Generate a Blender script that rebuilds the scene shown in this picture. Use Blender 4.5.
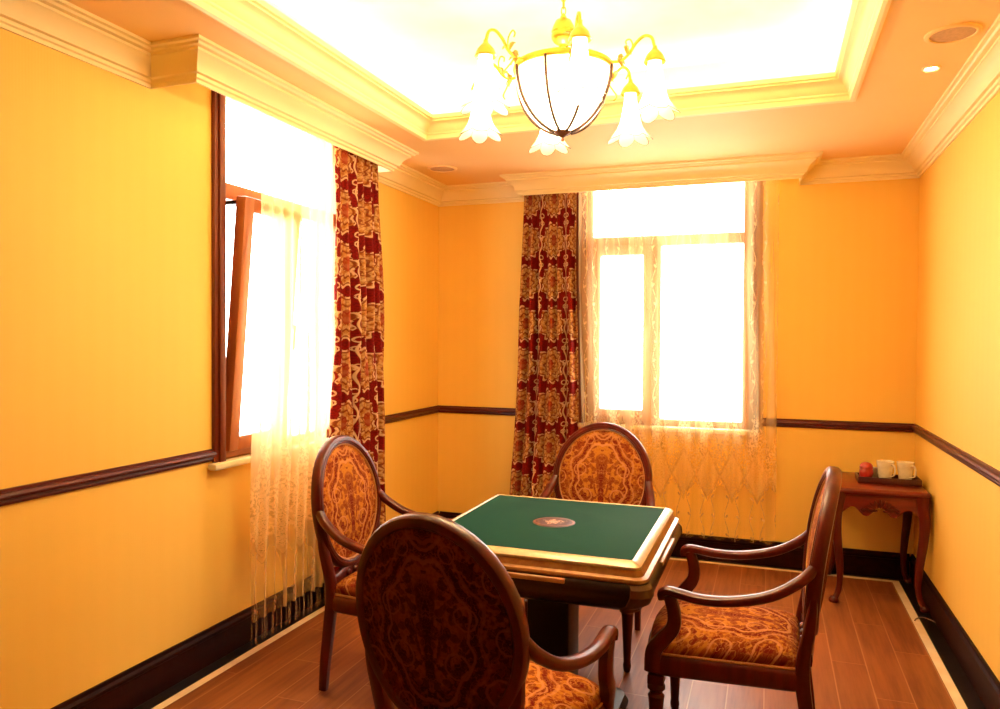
import bpy, bmesh, math, random
from mathutils import Vector, Matrix
random.seed(7)
PI = math.pi
scn = bpy.context.scene
COL = scn.collection
for o in list(bpy.data.objects):
    bpy.data.objects.remove(o)

# ------------------------------------------------------------------ camera
F_PX, YAW, PITCH, ROLL, CAM_H = 748.396, 0.3453, -0.0195, 0.0060, 1.5
cy, sy = math.cos(YAW), math.sin(YAW)
fwd = Vector((-sy*math.cos(PITCH), cy*math.cos(PITCH), math.sin(PITCH)))
rt = Vector((cy, sy, 0)); up = rt.cross(fwd)
r_ = rt*math.cos(ROLL) + up*math.sin(ROLL)
u_ = -rt*math.sin(ROLL) + up*math.cos(ROLL)
cd = bpy.data.cameras.new('camera'); cam = bpy.data.objects.new('camera', cd); COL.objects.link(cam)
cd.sensor_width = 36.0; cd.sensor_fit = 'HORIZONTAL'; cd.lens = F_PX/1000*36.0; cd.clip_start = 0.02
M = Matrix((r_, u_, -fwd)).transposed().to_4x4(); M.translation = Vector((0, 0, CAM_H))
cam.matrix_world = M
scn.camera = cam

# ------------------------------------------------------------------ exposure, world, daylight
vs = scn.view_settings
scn.display_settings.display_device = 'sRGB'
vs.view_transform = 'Standard'; vs.look = 'None'; vs.gamma = 1.0; vs.exposure = 1.15
vs.use_curve_mapping = False
SKY = 7.5            # overcast daylight outside the windows
LED = 2.8            # cove strip above the tray lip
BULB = 8.0           # one chandelier bulb
BOWL = 16.0
w = bpy.data.worlds.new('overcast_sky'); scn.world = w; w.use_nodes = True
bg = w.node_tree.nodes['Background']
bg.inputs[0].default_value = (1.0, 0.97, 0.93, 1); bg.inputs[1].default_value = SKY
cyc = scn.cycles
cyc.use_denoising = True
cyc.max_bounces = 10; cyc.diffuse_bounces = 6; cyc.glossy_bounces = 4
cyc.transmission_bounces = 8; cyc.transparent_max_bounces = 16
cyc.sample_clamp_indirect = 6.0
cyc.caustics_reflective = False; cyc.caustics_refractive = False

XL, XR, YB, YN = -2.418, 0.871, 5.306, -0.55
ZC, ZCR, ZT = 2.66, 2.527, 2.97        # ceiling, crown foot, tray ceiling
TX0, TX1, TY0, TY1 = -1.90, 0.374, 1.72, 3.96   # tray opening
def portal(name, loc, rot, sx, sz):
    l = bpy.data.lights.new(name, 'AREA'); l.shape = 'RECTANGLE'; l.size = sx; l.size_y = sz
    l.cycles.is_portal = True
    o = bpy.data.objects.new(name, l); COL.objects.link(o); o.location = loc; o.rotation_euler = rot
portal('daylight_portal', (XL-0.16, 3.39, 1.77), (0, -PI/2, 0), 1.66, 1.08)
portal('daylight_portal', (-0.685, YB+0.16, 1.75), (-PI/2, 0, 0), 1.13, 1.7)

# ------------------------------------------------------------------ node helpers
class X:
    """a float socket with arithmetic"""
    def __init__(s, nt, sk): s.nt = nt; s.sk = sk
    def _m(s, op, *a, clamp=False):
        n = s.nt.nodes.new('ShaderNodeMath'); n.operation = op; n.use_clamp = clamp
        for i, v in enumerate((s,)+a):
            if isinstance(v, X): s.nt.links.new(v.sk, n.inputs[i])
            else: n.inputs[i].default_value = float(v)
        return X(s.nt, n.outputs[0])
    def __add__(s, o): return s._m('ADD', o)
    __radd__ = __add__
    def __sub__(s, o): return s._m('SUBTRACT', o)
    def __rsub__(s, o): return (s*-1)+o
    def __mul__(s, o): return s._m('MULTIPLY', o)
    __rmul__ = __mul__
    def __truediv__(s, o): return s._m('DIVIDE', o)
    def abs(s): return s._m('ABSOLUTE')
    def sin(s): return s._m('SINE')
    def cos(s): return s._m('COSINE')
    def sqrt(s): return s._m('SQRT')
    def atan2(s, o): return s._m('ARCTAN2', o)
    def pingpong(s, o): return s._m('PINGPONG', o)
    def wrap(s, a, b): return s._m('WRAP', a, b)
    def floor(s): return s._m('FLOOR')
    def mx(s, o): return s._m('MAXIMUM', o)
    def mn(s, o): return s._m('MINIMUM', o)
    def step(s, lo, hi):
        """smooth 0->1 between lo and hi"""
        n = s.nt.nodes.new('ShaderNodeMapRange'); n.interpolation_type = 'SMOOTHSTEP'
        s.nt.links.new(s.sk, n.inputs[0])
        for i, v in ((1, lo), (2, hi), (3, 0.0), (4, 1.0)): n.inputs[i].default_value = v
        return X(s.nt, n.outputs[0])
    def band(s, c, wd):
        """1 where s is within wd of c"""
        return 1-((s-c).abs()).step(wd*0.6, wd*1.3)
def hyp(a, b): return (a*a+b*b).sqrt()

def new_mat(name):
    m = bpy.data.materials.new(name); m.use_nodes = True
    nt = m.node_tree
    return m, nt, nt.nodes['Principled BSDF']
def coords(nt, kind='Object'):
    t = nt.nodes.new('ShaderNodeTexCoord')
    s = nt.nodes.new('ShaderNodeSeparateXYZ'); nt.links.new(t.outputs[kind], s.inputs[0])
    return [X(nt, s.outputs[i]) for i in range(3)]
def vec(nt, a, b, c=0.0):
    n = nt.nodes.new('ShaderNodeCombineXYZ')
    for i, v in enumerate((a, b, c)):
        if isinstance(v, X): nt.links.new(v.sk, n.inputs[i])
        else: n.inputs[i].default_value = v
    return n.outputs[0]
def noise(nt, v, scale, detail=3.0, rough=0.5):
    n = nt.nodes.new('ShaderNodeTexNoise'); n.inputs['Scale'].default_value = scale
    n.inputs['Detail'].default_value = detail; n.inputs['Roughness'].default_value = rough
    nt.links.new(v, n.inputs['Vector'])
    return X(nt, n.outputs[0])
def mix(nt, f, a, b):
    n = nt.nodes.new('ShaderNodeMix'); n.data_type = 'RGBA'
    if isinstance(f, X): nt.links.new(f.sk, n.inputs[0])
    else: n.inputs[0].default_value = f
    for i, v in ((6, a), (7, b)):
        if isinstance(v, tuple): n.inputs[i].default_value = v+(1,)
        else: nt.links.new(v, n.inputs[i])
    return n.outputs[2]
def bump(nt, h, bs, strength=0.3, dist=0.003):
    n = nt.nodes.new('ShaderNodeBump'); n.inputs['Strength'].default_value = strength
    n.inputs['Distance'].default_value = dist
    nt.links.new(h.sk, n.inputs['Height']); nt.links.new(n.outputs[0], bs.inputs['Normal'])
def plain(name, c, rough=0.5, metal=0.0, coat=0.0, c2=None, sc=30, spec=0.5):
    m, nt, b = new_mat(name)
    x, y, z = coords(nt)
    n = noise(nt, vec(nt, x, y, z), sc)
    c2 = c2 or tuple(v*0.88 for v in c)
    nt.links.new(mix(nt, n.step(0.35, 0.65), c, c2), b.inputs['Base Color'])
    b.inputs['Roughness'].default_value = rough; b.inputs['Metallic'].default_value = metal
    b.inputs['Coat Weight'].default_value = coat; b.inputs['Coat Roughness'].default_value = 0.12
    b.inputs['Specular IOR Level'].default_value = spec
    return m
def wood(name, c, c2, rough=0.3, axis=2, coat=0.3, spec=0.5):
    m, nt, b = new_mat(name)
    q = coords(nt)
    k = [26.0, 26.0, 26.0]; k[axis] = 2.2
    n = noise(nt, vec(nt, q[0]*k[0], q[1]*k[1], q[2]*k[2]), 1.0, 4)
    nt.links.new(mix(nt, n.step(0.3, 0.7), c, c2), b.inputs['Base Color'])
    b.inputs['Roughness'].default_value = rough
    b.inputs['Coat Weight'].default_value = coat; b.inputs['Coat Roughness'].default_value = 0.15
    b.inputs['Specular IOR Level'].default_value = spec
    return m

# walls: ribbed yellow wallpaper
def wall_mat(name, axis):
    m, nt, b = new_mat(name)
    q = coords(nt)
    h = q[axis]
    rib = (h*2*PI/0.012).sin()*0.5+0.5
    n = noise(nt, vec(nt, q[0], q[1], q[2]), 2.0, 3)
    wide = (h*2*PI/0.085).sin()*0.5+0.5
    nt.links.new(mix(nt, (n*0.4+wide*0.25+rib*0.15), (0.94, 0.615, 0.135), (0.91, 0.585, 0.12)), b.inputs['Base Color'])
    b.inputs['Roughness'].default_value = 0.6; b.inputs['Specular IOR Level'].default_value = 0.25
    bump(nt, rib, b, 0.12, 0.001)
    return m
MAT = {}
MAT['wall_x'] = wall_mat('wallpaper_along_x', 0)
MAT['wall_y'] = wall_mat('wallpaper_along_y', 1)
MAT['ceiling'] = plain('ceiling_paint', (0.95, 0.66, 0.30), 0.7, sc=3, c2=(0.94, 0.65, 0.29), spec=0.2)
MAT['crown'] = plain('crown_paint', (0.95, 0.80, 0.42), 0.55, sc=5, c2=(0.94, 0.79, 0.41), spec=0.3)
MAT['tray'] = plain('tray_paint', (0.95, 0.90, 0.76), 0.7, sc=3, spec=0.2)
MAT['rail'] = wood('mahogany_trim', (0.095, 0.010, 0.005), (0.070, 0.007, 0.0035), 0.4, 1, 0.08, 0.3)
MAT['rail_x'] = wood('mahogany_trim_across', (0.095, 0.010, 0.005), (0.070, 0.007, 0.0035), 0.4, 0, 0.08, 0.3)
MAT['base'] = wood('dark_skirting_wood', (0.020, 0.003, 0.002), (0.012, 0.002, 0.0015), 0.45, 1, 0.0, 0.08)
MAT['casing'] = wood('casing_timber', (0.16, 0.026, 0.008), (0.13, 0.020, 0.006), 0.4, 2, 0.08, 0.3)
MAT['frame'] = wood('window_timber', (0.40, 0.115, 0.03), (0.32, 0.085, 0.02), 0.4, 2)
MAT['mahogany'] = wood('mahogany', (0.095, 0.0075, 0.003), (0.058, 0.004, 0.002), 0.33, 2, 0.15, 0.28)
MAT['mahogany_red'] = wood('red_mahogany', (0.16, 0.014, 0.006), (0.11, 0.008, 0.004), 0.3, 0, 0.2, 0.35)
MAT['sill'] = plain('cream_stone', (0.90, 0.78, 0.50), 0.35, sc=20)
MAT['border'] = plain('black_marble', (0.008, 0.005, 0.004), 0.3, sc=9, c2=(0.016, 0.010, 0.008), spec=0.15)
MAT['strip'] = plain('cream_marble', (0.86, 0.68, 0.44), 0.35, sc=12, c2=(0.80, 0.60, 0.36))
MAT['gold'] = plain('gilt_brass', (0.72, 0.42, 0.06), 0.36, 1.0, sc=40)
MAT['flower'] = plain('orange_gilt', (0.45, 0.17, 0.025), 0.45, 0.6, sc=40)
MAT['bronze'] = plain('dark_bronze', (0.16, 0.05, 0.02), 0.5, 0.3, sc=40)
MAT['rib'] = plain('dark_rib_metal', (0.035, 0.014, 0.008), 0.6, sc=40, spec=0.2)
MAT['gimp'] = plain('gold_braid', (0.55, 0.27, 0.08), 0.6, sc=300, c2=(0.38, 0.14, 0.04))
MAT['grille'] = plain('tan_grille', (0.62, 0.40, 0.22), 0.6, sc=80)
MAT['cup'] = plain('ivory_china', (0.96, 0.86, 0.60), 0.25, coat=0.5)
MAT['redjar'] = plain('red_lacquer', (0.42, 0.02, 0.012), 0.3, coat=0.5)
MAT['tray_wood'] = wood('tray_wood', (0.07, 0.010, 0.008), (0.045, 0.006, 0.005), 0.35, 0)
MAT['grey'] = plain('grey_china', (0.62, 0.50, 0.40), 0.4)
MAT['metal'] = plain('grey_metal', (0.35, 0.28, 0.22), 0.4, 0.8)
MAT['black_metal'] = plain('black_enamel', (0.008, 0.005, 0.004), 0.4, spec=0.25)
MAT['cable'] = plain('pale_cable', (0.30, 0.20, 0.14), 0.5)

def floor_mat():
    m, nt, b = new_mat('wood_plank_tiles')
    x, y, z = coords(nt)
    W, L = 0.148, 0.9
    row = ((x+0.003)/W).floor()
    px = (x+0.003).wrap(W, 0.0)
    yo = y + (row*0.377).wrap(1.0, 0.0)*L
    col = (yo/L).floor()
    py = yo.wrap(L, 0.0)
    seam = (px.band(0.0, 0.0025)).mx(px.band(W, 0.0025)).mx(py.band(0.0, 0.002)).mx(py.band(L, 0.002))
    tone = noise(nt, vec(nt, row*3.7, col*5.3), 1.0, 0)
    g = noise(nt, vec(nt, x*34+tone*20, y*2.2+tone*9), 1.0, 5, 0.6)
    g2 = noise(nt, vec(nt, x*9+tone*13, y*1.6), 1.0, 3)
    c = mix(nt, g.step(0.3, 0.72), (0.25, 0.072, 0.017), (0.135, 0.033, 0.008))
    c = mix(nt, g2.step(0.45, 0.75)*0.5, c, (0.33, 0.11, 0.03))
    c = mix(nt, tone.step(0.3, 0.7)*0.35, c, (0.24, 0.07, 0.018))
    c = mix(nt, seam*0.75, c, (0.42, 0.20, 0.085))
    nt.links.new(c, b.inputs['Base Color'])
    nt.links.new((g*0.15+0.30).sk, b.inputs['Roughness'])
    bump(nt, g-seam, b, 0.15, 0.001)
    return m
MAT['floor'] = floor_mat()

def brocade(name, g1, g2, g3, cr, pl):
    """gold ground upholstery with crimson ogee frames, rosettes and scrolls, mirrored about its centre line"""
    m, nt, b = new_mat(name)
    u, v, _ = coords(nt, 'UV')
    x = u.pingpong(0.27); v = v.wrap(0.33, -0.27)
    V = vec(nt, x, v)
    n1 = noise(nt, V, 26, 3); n2 = noise(nt, V, 75, 2)
    wx = x+(n1-0.5)*0.02; wv = v+(n2-0.5)*0.012
    th = wv.atan2(wx)
    # scalloped ogee medallion
    r = hyp(wx/0.145, (wv+0.01)/0.205)
    r = r*(1+0.07*(th*7).cos())
    ogee = r.band(1.0, 0.055); ogee2 = r.band(0.885, 0.03); halo = r.band(1.13, 0.03)
    inner = 1-r.step(0.80, 0.86)
    # plume in the middle
    pr = hyp(wx/0.055, (wv-0.02)/0.12)
    fan = ((wv+0.16).atan2(wx)*26).sin()*0.5+0.5
    plume = (1-pr.step(0.85, 1.0))
    stem = (1-wx.step(0.010, 0.018))*(1-(v+0.03).abs().step(0.10, 0.13))
    # rosettes and scrolls
    def ring(cx, cv, R, k):
        d = hyp(wx-cx, wv-cv)
        a = (wv-cv).atan2(wx-cx)
        sp = ((a+d*k).sin()*0.5+0.5)*(1-(d/R).step(0.92, 1.05))
        edge = (d/R).band(1.0, 0.10)
        dot = 1-(d/R).step(0.25, 0.38)
        return sp.step(0.45, 0.6)*0.8, edge, dot
    red = ogee.mx(plume*fan.step(0.35, 0.6)*0.8).mx(stem)
    pale = ogee2.mx(halo*0.7)
    for cx, cv, R, k in ((0.085, -0.085, 0.034, 150), (0.115, 0.045, 0.030, -170), (0.20, 0.15, 0.036, 150),
                         (0.20, -0.14, 0.040, -140), (0.0, 0.255, 0.05, 120), (0.225, 0.0, 0.032, 160), (0.07, 0.20, 0.022, 200),
                         (0.09, -0.225, 0.03, 170)):
        sp, ed, dt = ring(cx, cv, R, k)
        red = red.mx(sp); pale = pale.mx(ed*0.9); red = red.mx(dt)
    low = (1-v.step(-0.06, 0.06))*(r.band(0.80, 0.13).mx(r.step(1.15, 1.3)*0.6))*(n2.step(0.40, 0.52))
    red = red.mx(low)
    vine = (((wx*70+(wv*42).sin()*2.2).sin())*((wv*64+(wx*50).sin()*1.5).sin())).step(0.30, 0.5)
    red = red.mx(vine*0.7).mx(n1.step(0.51, 0.58)*0.85)
    lines = (n1.band(0.53, 0.010)*0.7).mx((n2.band(0.5, 0.02))*0.35)
    gold = mix(nt, n2.step(0.35, 0.65), g1, g2)
    gold = mix(nt, inner*0.5, gold, g3)
    c = mix(nt, red*0.92, gold, cr)
    c = mix(nt, (pale.mx(lines))*0.75, c, pl)
    weave = ((u*2*PI/0.0016).sin()*(v*2*PI/0.0016).sin())
    nt.links.new(c, b.inputs['Base Color'])
    b.inputs['Roughness'].default_value = 0.9
    b.inputs['Specular IOR Level'].default_value = 0.05
    bump(nt, red*-1+weave*0.1, b, 0.25, 0.0015)
    return m
MAT['brocade'] = brocade('gold_crimson_brocade', (0.40, 0.145, 0.015), (0.26, 0.060, 0.008), (0.46, 0.175, 0.017), (0.115, 0.003, 0.003), (0.52, 0.215, 0.065))
MAT['brocade_rear_shaded'] = brocade('crimson_rear_brocade_shaded', (0.075, 0.009, 0.004), (0.17, 0.040, 0.009), (0.21, 0.055, 0.011), (0.034, 0.0025, 0.002), (0.20, 0.055, 0.032))  # darker crimson copy for chair rears, part of their shade put into the colour

def curtain_mat():
    m, nt, b = new_mat('red_gold_damask')
    u, v, _ = coords(nt, 'UV')
    CW, CH = 0.34, 0.295
    cu = (u.wrap(CW, 0.0)-CW/2); cv = v.wrap(CH, 0.0)-CH/2
    ca = cu.abs()
    n1 = noise(nt, vec(nt, ca, cv), 34, 3); n2 = noise(nt, vec(nt, ca, cv), 95, 2)
    th = (cv+0.03).atan2(ca)
    r = hyp(ca/0.140, (cv+0.005)/0.120)
    rs = r*(1+0.09*(th*12).cos())+(n1-0.5)*0.16
    med = 1-rs.step(0.93, 1.0)
    rows = ((r*19+(th*12).cos()*1.1).sin()*0.5+0.5)
    veins = ((th*24).sin()*0.5+0.5)
    gaps = (1-rows.step(0.10, 0.30))*0.8
    gaps = gaps.mx((1-veins.step(0.05, 0.22))*0.4).mx((n2.step(0.58, 0.68))*0.6)
    core = 1-hyp(ca/0.028, cv/0.045).step(0.8, 1.0)
    curl = rs.band(1.0, 0.05)*n1.step(0.42, 0.5)
    for cx, cz, R in ((0.152, -0.125, 0.017), (0.155, 0.02, 0.012), (0.148, 0.118, 0.015)):
        d = hyp(ca-cx, cv-cz)
        curl = curl.mx((d/R).band(0.85, 0.22)*n2.step(0.36, 0.46))
    vine = ((ca-0.158-0.010*(cv*42).sin()).abs()).band(0.0, 0.005)
    red = mix(nt, n2.step(0.4, 0.6), (0.185, 0.005, 0.004), (0.115, 0.003, 0.003))
    gold = mix(nt, n1.step(0.4, 0.6), (0.40, 0.155, 0.035), (0.56, 0.32, 0.12))
    c = mix(nt, med*(1-gaps), red, gold)
    c = mix(nt, core*0.75, c, (0.26, 0.016, 0.010))
    c = mix(nt, (curl.mx(vine))*0.85, c, (0.72, 0.47, 0.26))
    nt.links.new(c, b.inputs['Base Color'])
    b.inputs['Roughness'].default_value = 0.8; b.inputs['Specular IOR Level'].default_value = 0.08
    return m
MAT['curtain'] = curtain_mat()

def sheer_mat(name, base, vary):
    """voile with an embroidered lace skirt; UV in metres"""
    m, nt, b = new_mat(name)
    nt.nodes.remove(b)
    out = nt.nodes['Material Output']
    u, v, _ = coords(nt, 'UV')
    PW = 0.26
    cu = (u.wrap(PW, 0.0)-PW/2).abs()
    n = noise(nt, vec(nt, u, v), 60, 3); n2 = noise(nt, vec(nt, u, v), 160, 2)
    # scalloped lace skirt between about 0.40 and 0.90 m
    low = 0.44+0.10*(cu/(PW/2))
    skirt = ((v-low).step(-0.01, 0.02))*(1-(v-(0.98-0.22*(cu/(PW/2)))).step(-0.02, 0.06))
    dia = (cu/(PW/2)+((v-0.60)/0.17).abs())
    diam = (1-dia.step(0.85, 1.0))
    edge = dia.band(1.0, 0.09)
    # wandering sprigs above
    st = (cu-0.055-0.022*(v*24).sin()).abs()
    sprig = st.band(0.0, 0.004)
    leaf = hyp((cu-0.055-0.028*(v*24).cos()), (v.wrap(0.13, 0.0)-0.065)).band(0.0, 0.012)
    lace = (skirt*(n.step(0.42, 0.56))*0.55).mx(diam*n2.step(0.35, 0.55)*0.7).mx(edge*0.35)
    emb = lace.mx((sprig*n.step(0.4, 0.5)*0.5+leaf*0.45))
    fold = noise(nt, vec(nt, u*9, v*0.6), 1.0, 2)
    op = (emb*0.6+base*(v.step(0.35, 1.0)*0.55+0.45)+(fold-0.5)*vary).mx(0.12).mn(0.93)
    tr = nt.nodes.new('ShaderNodeBsdfTransparent')
    df = nt.nodes.new('ShaderNodeBsdfDiffuse'); tl = nt.nodes.new('ShaderNodeBsdfTranslucent')
    c = mix(nt, emb, (0.93, 0.68, 0.32), (0.95, 0.72, 0.36))
    nt.links.new(c, df.inputs[0]); nt.links.new(c, tl.inputs[0])
    m1 = nt.nodes.new('ShaderNodeMixShader'); m1.inputs[0].default_value = 0.5
    nt.links.new(df.outputs[0], m1.inputs[1]); nt.links.new(tl.outputs[0], m1.inputs[2])
    m2 = nt.nodes.new('ShaderNodeMixShader'); nt.links.new(op.sk, m2.inputs[0])
    nt.links.new(tr.outputs[0], m2.inputs[1]); nt.links.new(m1.outputs[0], m2.inputs[2])
    nt.links.new(m2.outputs[0], out.inputs[0])
    return m
MAT['sheer_thick'] = sheer_mat('gathered_embroidered_voile', 0.74, 0.45)
MAT['sheer'] = sheer_mat('embroidered_voile', 0.35, 0.6)

def veil(name, c, op, gloss=0.0, translucent=0.6):
    """thin see-through material: transparent + diffuse/translucent (+ a little gloss)"""
    m, nt, b = new_mat(name)
    nt.nodes.remove(b); out = nt.nodes['Material Output']
    x, y, z = coords(nt); n = noise(nt, vec(nt, x, y, z), 25)
    tr = nt.nodes.new('ShaderNodeBsdfTransparent')
    df = nt.nodes.new('ShaderNodeBsdfDiffuse'); tl = nt.nodes.new('ShaderNodeBsdfTranslucent')
    cc = mix(nt, n, c, tuple(v*0.95 for v in c))
    nt.links.new(cc, df.inputs[0]); nt.links.new(cc, tl.inputs[0])
    m1 = nt.nodes.new('ShaderNodeMixShader'); m1.inputs[0].default_value = translucent
    nt.links.new(df.outputs[0], m1.inputs[1]); nt.links.new(tl.outputs[0], m1.inputs[2])
    m2 = nt.nodes.new('ShaderNodeMixShader'); m2.inputs[0].default_value = op
    nt.links.new(tr.outputs[0], m2.inputs[1]); nt.links.new(m1.outputs[0], m2.inputs[2])
    last = m2
    if gloss:
        gl = nt.nodes.new('ShaderNodeBsdfGlossy'); gl.inputs['Roughness'].default_value = 0.05
        m3 = nt.nodes.new('ShaderNodeMixShader'); m3.inputs[0].default_value = gloss
        nt.links.new(m2.outputs[0], m3.inputs[1]); nt.links.new(gl.outputs[0], m3.inputs[2]); last = m3
    nt.links.new(last.outputs[0], out.inputs[0])
    return m
MAT['shade'] = veil('frosted_glass', (0.98, 0.93, 0.84), 0.62, 0.04)
MAT['glass'] = veil('window_glass', (0.9, 0.95, 0.95), 0.02, 0.04)
MAT['fringe'] = veil('voile_fringe', (0.80, 0.58, 0.34), 0.22)
def emit(name, c, s):
    m, nt, b = new_mat(name)
    b.inputs['Base Color'].default_value = (0.8, 0.8, 0.8, 1)
    b.inputs['Emission Color'].default_value = c+(1,); b.inputs['Emission Strength'].default_value = s
    return m
MAT['led'] = emit('led_strip_light', (1.0, 0.80, 0.46), LED*10)
MAT['spot'] = emit('downlight_lamp', (1.0, 0.86, 0.62), 14.0)

def felt_mat():
    m, nt, b = new_mat('green_felt')
    x, y, z = coords(nt)
    n = noise(nt, vec(nt, x, y, z), 220, 2)
    nt.links.new(mix(nt, n, (0.004, 0.034, 0.027), (0.006, 0.043, 0.034)), b.inputs['Base Color'])
    b.inputs['Roughness'].default_value = 0.9; b.inputs['Specular IOR Level'].default_value = 0.1
    return m
MAT['felt'] = felt_mat()
MAT['rim'] = plain('champagne_plastic', (0.44, 0.31, 0.155), 0.3, 0.15, 0.3, sc=60)
MAT['rim_gold'] = plain('antique_gold_plastic', (0.36, 0.165, 0.04), 0.3, 0.4, 0.3, sc=30, c2=(0.28, 0.11, 0.025))
MAT['body'] = wood('dark_table_shell', (0.011, 0.0032, 0.002), (0.007, 0.002, 0.0014), 0.3, 0, 0.08, 0.3)
MAT['guard'] = plain('bronze_corner', (0.055, 0.014, 0.005), 0.3, 0.2, 0.2, sc=30)
MAT['slot'] = plain('pale_tile_tray', (0.40, 0.22, 0.11), 0.35)
def emblem_mat():
    m, nt, b = new_mat('flower_emblem')
    x, y, z = coords(nt)
    r = hyp(x, y*1.25); th = y.atan2(x)
    n = noise(nt, vec(nt, x, y, z), 60, 2)
    pet = (r/0.036)*(1+0.15*(th*5).cos())+(n-0.5)*2.6
    c = mix(nt, 1-pet.step(0.9, 1.05), (0.045, 0.0035, 0.0035), (0.46, 0.28, 0.19))
    c = mix(nt, pet.band(0.55, 0.12), c, (0.10, 0.008, 0.006))
    c = mix(nt, (r.band(0.078, 0.004)), c, (0.20, 0.06, 0.03))
    nt.links.new(c, b.inputs['Base Color']); b.inputs['Roughness'].default_value = 0.5
    return m
MAT['emblem'] = emblem_mat()

# ------------------------------------------------------------------ mesh helpers
def tagp(o, label=None, cat=None, group=None, kind=None):
    if label: o['label'] = label
    if cat: o['category'] = cat
    if group: o['group'] = group
    if kind: o['kind'] = kind
    return o
def build(name, bm, mat, parent=None, smooth=True, angle=40, loc=None):
    bm.normal_update()
    me = bpy.data.meshes.new(name); bm.to_mesh(me); bm.free()
    me.materials.append(mat)
    if smooth:
        for p in me.polygons: p.use_smooth = True
        try: me.set_sharp_from_angle(angle=math.radians(angle))
        except Exception: pass
    o = bpy.data.objects.new(name, me); COL.objects.link(o)
    if parent: o.parent = parent
    if loc: o.location = loc
    return o
def empty(name, loc=(0, 0, 0), rz=0.0):
    o = bpy.data.objects.new(name, None); COL.objects.link(o)
    o.location = loc; o.rotation_euler = (0, 0, rz); o.empty_display_size = 0.1
    return o
def box(bm, x0, x1, y0, y1, z0, z1, bev=0.0, mat4=None):
    r = bmesh.ops.create_cube(bm, size=1.0)
    vs_ = r['verts']
    for v in vs_:
        v.co = Vector(((x0+x1)/2+v.co.x*(x1-x0), (y0+y1)/2+v.co.y*(y1-y0), (z0+z1)/2+v.co.z*(z1-z0)))
    if bev > 0:
        es = list({e for v in vs_ for e in v.link_edges})
        b = bmesh.ops.bevel(bm, geom=es, offset=bev, segments=2, profile=0.5, affect='EDGES')
        vs_ = list({v for f in b['faces'] for v in f.verts} | {v for v in vs_ if v.is_valid})
    if mat4 is not None:
        for v in vs_: v.co = mat4 @ v.co
    return vs_
def lathe(bm, prof, seg=24, c=(0, 0, 0), axis=None, close=False):
    """prof: (radius, height) pairs"""
    R = axis.to_track_quat('Z', 'Y').to_matrix() if axis is not None else None
    rings = []
    for r, z in prof:
        ring = []
        if r < 1e-6:
            p = Vector((0, 0, z)); p = (R @ p if R else p)+Vector(c)
            ring = [bm.verts.new(p)]
        else:
            for i in range(seg):
                a = 2*PI*i/seg
                p = Vector((r*math.cos(a), r*math.sin(a), z)); p = (R @ p if R else p)+Vector(c)
                ring.append(bm.verts.new(p))
        rings.append(ring)
    for a, b in zip(rings, rings[1:]):
        if len(a) == 1 and len(b) == 1: continue
        for i in range(seg):
            j = (i+1) % seg
            if len(a) == 1: bm.faces.new((a[0], b[j], b[i]))
            elif len(b) == 1: bm.faces.new((a[i], a[j], b[0]))
            else: bm.faces.new((a[i], a[j], b[j], b[i]))
    if close:
        for rg, fl in ((rings[0], True), (rings[-1], False)):
            if len(rg) > 2: bm.faces.new(list(reversed(rg)) if fl else rg)
def smooth_path(pts, n=6):
    """Catmull-Rom through points (any dimension tuples)"""
    out = []
    P = [pts[0]]+list(pts)+[pts[-1]]
    for i in range(1, len(P)-2):
        for k in range(n):
            t = k/n
            q = []
            for d in range(len(pts[0])):
                a, b, c, e = P[i-1][d], P[i][d], P[i+1][d], P[i+2][d]
                q.append(0.5*(2*b+(c-a)*t+(2*a-5*b+4*c-e)*t*t+(3*b-3*c+e-a)*t**3))
            out.append(tuple(q))
    out.append(tuple(pts[-1]))
    return out
def sweep(bm, pts, size, side=None, seg=12, power=2.6, closed=False, caps=True):
    """superellipse section along pts; size(i,t)->(width along side, height); side: reference side vector"""
    P = [Vector(p) for p in pts]; n = len(P); rings = []
    prev = None
    for i, p in enumerate(P):
        if closed: t = P[(i+1) % n]-P[i-1]
        else: t = P[min(i+1, n-1)]-P[max(i-1, 0)]
        t.normalize()
        if side is not None: s = side(i) if callable(side) else Vector(side)
        else:
            s = prev if prev is not None else (Vector((1, 0, 0)) if abs(t.x) < 0.8 else Vector((0, 1, 0)))
        s = (s-t*s.dot(t)).normalized(); prev = s
        h = t.cross(s)
        wd, ht = size(i/(n if closed else n-1)) if callable(size) else size
        ring = []
        for k in range(seg):
            a = 2*PI*k/seg
            c_, s_ = math.cos(a), math.sin(a)
            cx = math.copysign(abs(c_)**(2/power), c_)*wd/2; sx = math.copysign(abs(s_)**(2/power), s_)*ht/2
            ring.append(bm.verts.new(p+s*cx+h*sx))
        rings.append(ring)
    pairs = list(zip(rings, rings[1:]))
    if closed: pairs.append((rings[-1], rings[0]))
    for a, b in pairs:
        for k in range(seg):
            j = (k+1) % seg
            bm.faces.new((a[k], a[j], b[j], b[k]))
    if caps and not closed:
        bm.faces.new(list(reversed(rings[0]))); bm.faces.new(rings[-1])
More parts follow.
